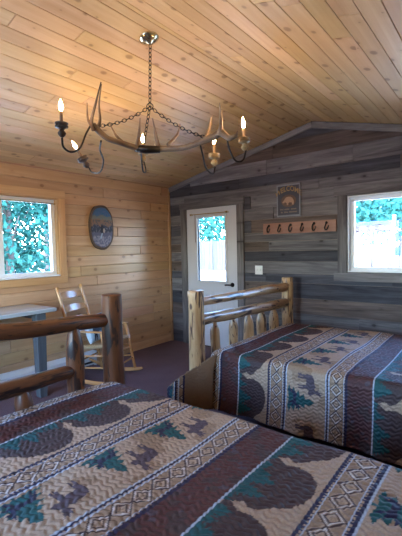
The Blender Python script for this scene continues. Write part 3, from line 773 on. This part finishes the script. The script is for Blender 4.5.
# ------------------------------------------------------------------ sign, hook rack, switch
def text_mesh(txt, size, col, org, U, V, W, arch=0, depth=.003, font_w=1.0):
    cu = bpy.data.curves.new('t', 'FONT'); cu.body = txt; cu.size = size; cu.align_x = 'CENTER'; cu.extrude = depth; cu.resolution_u = 3; cu.offset = .0012
    ob = bpy.data.objects.new('t', cu); C.objects.link(ob); dg = bpy.context.evaluated_depsgraph_get(); dg.update(); me = bpy.data.meshes.new_from_object(ob.evaluated_get(dg))
    U, V, W, org = Vector(U), Vector(V), Vector(W), Vector(org); vs = []
    for v in me.vertices:
        x, y, z = v.co; x *= font_w; vs.append(org + U * x + V * (y - arch * x * x) + W * z)
    fs = [tuple(p.vertices) for p in me.polygons]; bpy.data.objects.remove(ob); bpy.data.curves.remove(cu); bpy.data.meshes.remove(me)
    return vs, fs
sx, sz = -2.098, 2.005
r = empty('cabin_sign', (sx, YB, sz), 'dark rectangular welcome sign with a tan bear and gold letters, hung above the hook rack', 'sign')
MB().box(sx - .148, sx + .148, YB - .018, YB - .001, sz - .195, sz + .175).build('sign_board', M['signbrown'] if False else plain('dark_sign_paint', (.035, .035, .05), .6, ns=8), r, bevel=.002)
mb = MB()
for q in subtract((sx - .155, sx + .155, sz - .205, sz + .185), [(sx - .14, sx + .14, sz - .188, sz + .168)]): mb.box(q[0], q[1], YB - .022, YB - .001, q[2], q[3], 'x', (.24, .25, .28))
mb.build('sign_border', M['painted'], r)
gold = (.34, .22, .09)
vs, fs = text_mesh('WELCOME', .088, gold, (sx, YB - .020, sz + .105), (1, 0, 0), (0, 0, 1), (0, -1, 0), 2.6, .003, .80)
MB().add(vs, fs, None, gold).build('gold_lettering', M['painted'], r)
mb = MB(); ov = [(math.cos(2 * PI * i / 32) * .098, math.sin(2 * PI * i / 32) * .075) for i in range(32)]
mb.prism(ov, (sx, YB - .018, sz - .015), (1, 0, 0), (0, 0, 1), (0, -1, 0), .002, (.13, .075, .05)); mb.build('oval_ground', M['painted'], r)
mb = MB(); bp = [((p[0] - .5) * .16, (p[1] - .5) * .105) for p in BEAR]
mb.prism(bp, (sx, YB - .020, sz - .015), (1, 0, 0), (0, 0, 1), (0, -1, 0), .003, (.42, .25, .16)); mb.build('bear_relief', M['painted'], r)
mb = MB(); random.seed(5)
for row, zz in enumerate((-.125, -.160)):                      # two worn lines of small lettering, too faint to read
    x = -.11
    while x < .10:
        w = random.uniform(.008, .016); hgt = random.uniform(.012, .018)
        if random.random() > .16: mb.box(sx + x, sx + x + w * .75, YB - .0195, YB - .0175, sz + zz, sz + zz + hgt, 'x', (.22, .17, .13))
        x += w
mb.build('worn_lettering', M['painted'], r)

rx0, rx1, rz0, rz1 = -2.452, -1.515, 1.592, 1.728
r = empty('hook_rack', ((rx0 + rx1) / 2, YB, 1.66), 'reddish wooden board with a row of black coat hooks between the door and right window', 'coat rack')
MB().box(rx0, rx1, YB - .022, YB - .001, rz0, rz1, 'x', (.50, .38, .50)).build('back_board', M['casing'], r, bevel=.003)
for i in range(6):
    x = rx0 + .085 + i * .148
    mb = MB(); mb.tube(crom([(x, YB - .024, 1.70), (x - .012 + .01 * (i % 2), YB - .045, 1.67), (x - .01, YB - .055, 1.635), (x + .004, YB - .062, 1.612), (x + .03, YB - .085, 1.62), (x + .05, YB - .09, 1.66)]), lerps([.011, .009, .009, .009, .008, .006], 31), 10, flat=.7)
    mb.lathe((x, YB - .022, 1.695), [(.016, 0), (.016, .004), (.006, .007)], (0, -1, 0), 12); mb.build('hook', M['iron'], r, smooth=True)
x, z = -2.533, 1.134
r = empty('light_switch', (x, YB, z), 'white double light switch plate on the barn wood beside the door', 'light switch')
MB().box(x - .055, x + .055, YB - .008, YB, z - .058, z + .058).build('plate', M['plastic'], r, bevel=.003)
for k in (-.023, .023): MB().box(x + k - .006, x + k + .006, YB - .018, YB - .006, z - .012, z + .014).build('toggle', M['plastic'], r, bevel=.001)

# ------------------------------------------------------------------ antler chandelier
DC = 2.68
can = Vector((-1.915, 1.90, ceil_z(-1.915)))
hub = at(144, 148, DC)
r = empty('antler_chandelier', tuple(can), 'antler chandelier with five lit candle bulbs hanging by a chain from the pine ceiling', 'chandelier')
nrm = Vector((SL, 0, -1)).normalized()
MB().lathe(can - nrm * .004, [(.066, 0), (.068, .006), (.060, .012), (.055, .018), (.038, .028), (.018, .034), (.010, .046), (.004, .048)], nrm, 28).build('canopy', M['brass'], r, smooth=True)
def chain(a, b, sag, name='chain', ll=.034, rr=.0026):
    a = Vector(a); b = Vector(b); n = max(3, round((b - a).length / (ll * .80))); mb = MB()
    P = [a.lerp(b, i / n) - Vector((0, 0, sag * 4 * (i / n) * (1 - i / n))) for i in range(n + 1)]
    for i in range(n):
        c = (P[i] + P[i + 1]) / 2; d = (P[i + 1] - P[i]).normalized(); q = d.orthogonal().normalized(); w = d.cross(q)
        e = (q if i % 2 else w); e = (q + w).normalized() if i % 2 else (q - w).normalized()
        mb.torus(c, d, e, ll * .5, ll * .30, rr, 14, 6)
    return mb.build(name, M['iron'], r, smooth=True)
junc = Vector((can.x, can.y, at(151, 109, DC).z)); junc.x, junc.y = can.x - .01, can.y
chain(can + nrm * .045, junc, 0, 'chain')
MB().torus(junc, (0, 0, 1), _r, .022, .022, .003).build('chain_ring', M['iron'], r, smooth=True)
ends = {'l': at(97, 126, 2.50), 'r': at(208, 138, 2.62)}
chain(junc, ends['l'], .03, 'chain'); chain(junc, ends['r'], .03, 'chain')
chain(junc, hub + Vector((0, 0, .03)), .0, 'chain')
random.seed(9)
def tine(root, pts, r0, r1, name='tine', pale=1.9, k=7, base=1.):
    P = crom([at(*p) for p in pts], k); n = len(P)
    rad = [r0 + (r1 - r0) * (i / (n - 1)) ** .85 for i in range(n)]
    tt = [tuple(v * (1 + (pale - 1) * (i / (n - 1)) ** 1.5) for v in (base, base * .93, base * .85)) for i in range(n)]
    return MB().tube(P, rad, 14, tt, True, .16, random.random() * 9).build(name, M['antler'], root, smooth=True)
# left antler
P = crom([at(*p) for p in ((147, 149, 2.68), (136, 147.5, 2.66), (121, 143, 2.58), (108, 138.5, 2.52), (98, 130, 2.48), (93, 124, 2.46))], 7)
la = MB().tube(P, lerps([.022, .022, .019, .017, .020, .016], len(P)), 16, (1, .97, .92), True, .2, 3).build('antler', M['antler'], r, smooth=True)
tine(la, ((94, 130, 2.46), (91.5, 121, 2.42), (96, 102, 2.38), (101, 82, 2.34)), .017, .003, pale=.6, base=.5)
tine(la, ((97, 131, 2.50), (100, 120, 2.48), (99, 104, 2.43), (101.4, 84, 2.35)), .013, .003, pale=.8, base=.7)
tine(la, ((92, 126, 2.52), (88, 119, 2.60), (87, 103, 2.66)), .014, .003, pale=2.4)
tine(la, ((122, 142, 2.60), (115, 134, 2.68), (109, 122, 2.76)), .013, .003, pale=2.4)
tine(la, ((137, 147, 2.66), (139, 134, 2.62), (140, 118, 2.56)), .018, .003, pale=1.5)
# right antler
P = crom([at(*p) for p in ((150, 149, 2.68), (165, 149, 2.69), (183, 148, 2.66), (199, 143, 2.60), (212, 138, 2.56), (221, 133, 2.52), (229, 138, 2.46), (236, 136, 2.42))], 7)
ra = MB().tube(P, lerps([.022, .020, .017, .018, .023, .026, .019, .012], len(P)), 16, (1.05, 1.02, .98), True, .2, 5).build('antler', M['antler'], r, smooth=True)
tine(ra, ((220, 134, 2.52), (221, 120, 2.46), (219.5, 103, 2.40)), .020, .003, pale=1.3)
tine(ra, ((204, 141, 2.60), (209, 130, 2.64), (211.5, 116, 2.68)), .015, .003, pale=2.4)
tine(ra, ((236, 137, 2.43), (237.5, 131, 2.41)), .010, .003, pale=1.8)
tine(ra, ((158, 147, 2.68), (155.5, 133, 2.64), (152.5, 118, 2.58)), .019, .003, pale=1.4)
tine(ra, ((168, 145, 2.70), (177, 135, 2.78), (180, 124, 2.84)), .013, .003, pale=2.4)
MB().tube([at(135, 148, 2.67), at(146, 149.5, 2.67), at(160, 149.5, 2.68)], [.024, .030, .024], 16, wob=.1, seed=2).build('centre_wrap', M['iron'], r, smooth=True)
# candle arms: points along the iron scroll, then the cup position
arms = [
    ([(91, 125, 2.46), (86, 134, 2.42), (80, 148, 2.36), (71, 152, 2.30), (63.5, 147, 2.25), (62, 138, 2.24)], (62, 137, 2.24), 1.0, (0, 0), 'darkwood', 'darksleeve'),
    ([(101, 141, 2.54), (100, 150, 2.68), (103.5, 161, 2.84), (100, 172, 2.98), (92, 172, 3.08), (88.5, 167, 3.14)], (88.0, 167.5, 3.15), 1.15, (-.55, -.15), 'darkwood', 'darksleeve'),
    ([(141, 150, 2.70), (141.5, 158, 2.85), (143, 171, 2.98), (146, 171, 3.08), (144, 162, 3.12)], (143.5, 162, 3.13), 1.05, (0, 0), 'goldcup', 'sleeve'),
    ([(200, 144, 2.60), (203, 156, 2.72), (206, 168, 2.86), (213, 174, 2.96), (215, 167, 3.0)], (214.5, 166, 3.0), 1.15, (0, 0), 'goldcup', 'sleeve'),
    ([(227, 139, 2.48), (230, 151, 2.48), (236, 161, 2.50), (243, 160, 2.52), (246, 150, 2.53)], (245.0, 150.5, 2.53), 1.0, (-.05, 0), 'goldcup', 'sleeve'),
]
for pts, cup, sc, tl, wm, sm in arms:
    P = crom([at(*p) for p in pts], 8)
    arm = MB().tube(P, .0062, 10).build('candle_arm', M['iron'], r, smooth=True)
    c = at(*cup); axis = (Vector((0, 0, 1)) + CR * tl[0] + _f * tl[1]).normalized(); k = sc
    prof = [(.004, -.004), (.011, .0), (.021, .012), (.024, .022), (.016, .034), (.012, .040), (.022, .048), (.037, .054), (.038, .062), (.034, .064), (.034, .072), (.038, .074), (.038, .080), (.032, .078), (.010, .074)]
    MB().lathe(c, [(a * k, b * k) for a, b in prof], axis, 22).build('candle_cup', M[wm], arm, smooth=True)
    b0 = c + axis * .074 * k
    MB().lathe(b0, [(.0095, 0), (.0095, .071 * k), (.007, .074 * k)], axis, 14).build('candle_sleeve', M[sm], arm, smooth=True)
    b1 = b0 + axis * .073 * k
    MB().lathe(b1, [(.006, 0), (.0075, .004), (.011, .016), (.0125, .026), (.011, .038), (.007, .052), (.003, .062), (.0006, .070)], axis, 16).build('flame_bulb', M['bulb'], arm, smooth=True)

# ------------------------------------------------------------------ outside
MB().box(-60, 40, -40, 70, -.40, -.30).build('ground', M['gravel'], kind='structure')
def tree(px, depth, top, base, width, label, seed, n=2600, ls=.16, group='trees outside the windows'):
    random.seed(seed); c = at(px, 248, depth); x, y = c.x, c.y
    root = empty('broadleaf_tree', (x, y, -.3), label, 'tree', group)
    mb = MB(); mb.tube(crom([(x, y, -.3), (x + .1, y, (base + .5)), (x - .1, y + .1, (base + top) / 2)]), lerps([.12, .09, .04], 13), 10, wob=.2)
    for k in range(5):
        a = k * 1.3; mb.tube([(x, y, base + .5 + k * .2), (x + math.cos(a) * width * .3, y + math.sin(a) * width * .3, base + 1.4 + k * .4)], [.035, .012], 7)
    mb.build('trunk', M['bark'], root, smooth=True)
    mb = MB(); clumps = [(random.gauss(0, .33) * width, random.gauss(0, .33) * width, random.uniform(-.5, .5)) for _ in range(26)]
    for i in range(n):
        q = random.choice(clumps); rr = width * .17
        p = Vector((x + q[0] + random.gauss(0, rr), y + q[1] + random.gauss(0, rr), (base + top) / 2 + q[2] * (top - base) * .85 + random.gauss(0, rr)))
        a = Vector((random.gauss(0, 1), random.gauss(0, 1), random.gauss(0, 1))).normalized(); b = a.orthogonal().normalized(); s = ls * random.uniform(.6, 1.3)
        mb.add([p - a * s, p + b * s * .5, p + a * s, p - b * s * .5], [(0, 1, 2, 3)])
    mb.build('foliage', M['leaf'], root, fixn=False)
tree(8, 9.5, 4.6, 0.9, 2.1, 'leafy green tree filling the left window', 1, 8500, .085, None)
tree(46, 15, 6.2, 2.7, 3.0, 'leafy tree further back at the right edge of the left window', 2, 3000, .14, None)
tree(212, 42, 6.5, 2.1, 5.5, 'pale leafy tree behind the fence seen through the door glass', 3, 2600, .26, None)
tree(372, 26, 6.0, 2.5, 4.0, 'tall tree behind the brown notice board seen through the right window', 4, 2200, .22, None)
tree(400, 17, 5.2, 2.3, 2.2, 'tree with drooping boughs above the pole of blue signs', 5, 2000, .16, None)
# fence seen through the door
r = empty('board_fence', tuple(at(212, 248, 30))[:2] + (-.3,), 'long weathered board fence beyond the yard seen through the door glass', 'fence')
c = at(212, 248, 30); mb = MB(); random.seed(2)
for i in range(40):
    x = c.x - 5 + i * .25; mb.box(x, x + .235, c.y - .02, c.y + .02, -.3, 2.0 + random.uniform(-.03, .03), 'z', pine_tint())
mb.build('board_panel', M['fence'], r)
for i in range(5): MB().box(c.x - 5.05 + i * 2.5, c.x - 4.9 + i * 2.5, c.y - .14, c.y - .02, -.3, 2.1, 'z').build('fence_post', M['fence'], r)
# notice board seen through the right window
c = at(372, 232, 12); bz = c.z
r = empty('notice_board', (c.x, c.y, -.3), 'brown roofed notice board standing in the bright yard beyond the right window', 'notice board')
MB().box(c.x - .52, c.x + .52, c.y - .03, c.y + .03, bz - .0, bz + .24).build('board', M['signbrown'], r)
mb = MB(); mb.prism([(-.58, 0), (.58, 0), (.45, .10), (-.45, .10)], (c.x, c.y - .12, bz + .24), (1, 0, 0), (0, 0, 1), (0, 1, 0), .24); mb.build('shingle_roof', M['bluesign'], r)
for k in (-.50, .50): MB().box(c.x + k - .05, c.x + k + .05, c.y - .0, c.y + .1, -.3, bz + .24, 'z').build('post', M['fence'], r)
for k, w in ((-.36, .2), (-.05, .12), (.22, .26)): MB().box(c.x + k, c.x + k + w, c.y - .038, c.y - .03, bz + .06, bz + .18, 'x', (.10, .09, .14)).build('posted_notice', M['painted'], r)
c = at(394, 240, 7)
r = empty('sign_pole', (c.x, c.y, -.3), 'white pole hung with small blue signs near the right window', 'sign post')
MB().tube([(c.x, c.y, -.3), (c.x, c.y, c.z + .45)], .03, 10).build('pole', M['white'], r, smooth=True)
for k, (dz, h_) in enumerate(((.22, .14), (-.02, .16), (-.28, .16))): MB().box(c.x + .02, c.x + .11, c.y - .03, c.y - .01, c.z + dz, c.z + dz + h_).build('blue_sign', M['bluesign'], r)

# ------------------------------------------------------------------ daylight
w = bpy.data.worlds.new('World'); bpy.context.scene.world = w; w.use_nodes = True; nt = w.node_tree
sky = nt.nodes.new('ShaderNodeTexSky'); sky.sky_type = 'NISHITA'; sky.sun_disc = False; sky.sun_elevation = math.radians(48); sky.sun_rotation = math.radians(150); sky.air_density = 1.2; sky.dust_density = 1.0
bg = nt.nodes['Background']; bg.inputs['Strength'].default_value = 2.7; mxn = nt.nodes.new('ShaderNodeMix'); mxn.data_type = 'RGBA'; mxn.blend_type = 'MULTIPLY'; mxn.inputs[0].default_value = 1; mxn.inputs[7].default_value = (.78, .98, 1.3, 1)
nt.links.new(sky.outputs[0], mxn.inputs[6]); nt.links.new(mxn.outputs[2], bg.inputs[0])
def portal(name, loc, rot, sx, sy):
    l = bpy.data.lights.new(name, 'AREA'); l.shape = 'RECTANGLE'; l.size = sx; l.size_y = sy; l.cycles.is_portal = True
    o = bpy.data.objects.new(name, l); C.objects.link(o); o.location = loc; o.rotation_euler = rot
portal('daylight_left_window', (XL - .13, (W1[0] + W1[1]) / 2, 1.6), (0, -PI / 2, 0), .9, 1.75)
portal('daylight_back_window', ((W2[0] + W2[1]) / 2, YB + .13, 1.55), (-PI / 2, 0, 0), 1.2, .85)
portal('daylight_door', (-3.3, YB + .13, 1.42), (-PI / 2, 0, 0), .5, .92)
portal('daylight_fill_window', (-2.1, YF - .13, 1.525), (PI / 2, 0, 0), 2.4, 1.15)  # sky portal for the added window behind the camera
sl = bpy.data.lights.new('sun', 'SUN'); sl.energy = 6; sl.angle = .01; sl.color = (1, .93, .82)
so = bpy.data.objects.new('sun', sl); C.objects.link(so)
sd = Vector((.30, -.08, .95)).normalized(); so.rotation_euler = sd.to_track_quat('Z', 'Y').to_euler()

# ------------------------------------------------------------------ camera
cam = bpy.data.cameras.new('camera'); co = bpy.data.objects.new('camera', cam); C.objects.link(co)
cam.sensor_fit = 'HORIZONTAL'; cam.sensor_width = 36; cam.lens = FPX / 402 * 36; cam.clip_start = .02; cam.clip_end = 300
co.location = (0, 0, CAMH)
from mathutils import Matrix
co.rotation_euler = Matrix((CR, CU, -_f)).transposed().to_euler()
sc = bpy.context.scene; sc.camera = co
sc.view_settings.view_transform = 'Standard'; sc.view_settings.look = 'None'; sc.view_settings.gamma = 1; sc.view_settings.use_curve_mapping = False
sc.view_settings.exposure = 0.8
sc.cycles.max_bounces = 10; sc.cycles.diffuse_bounces = 6; sc.cycles.transparent_max_bounces = 12
sc.cycles.sample_clamp_indirect = 8; sc.cycles.caustics_reflective = False; sc.cycles.caustics_refractive = False
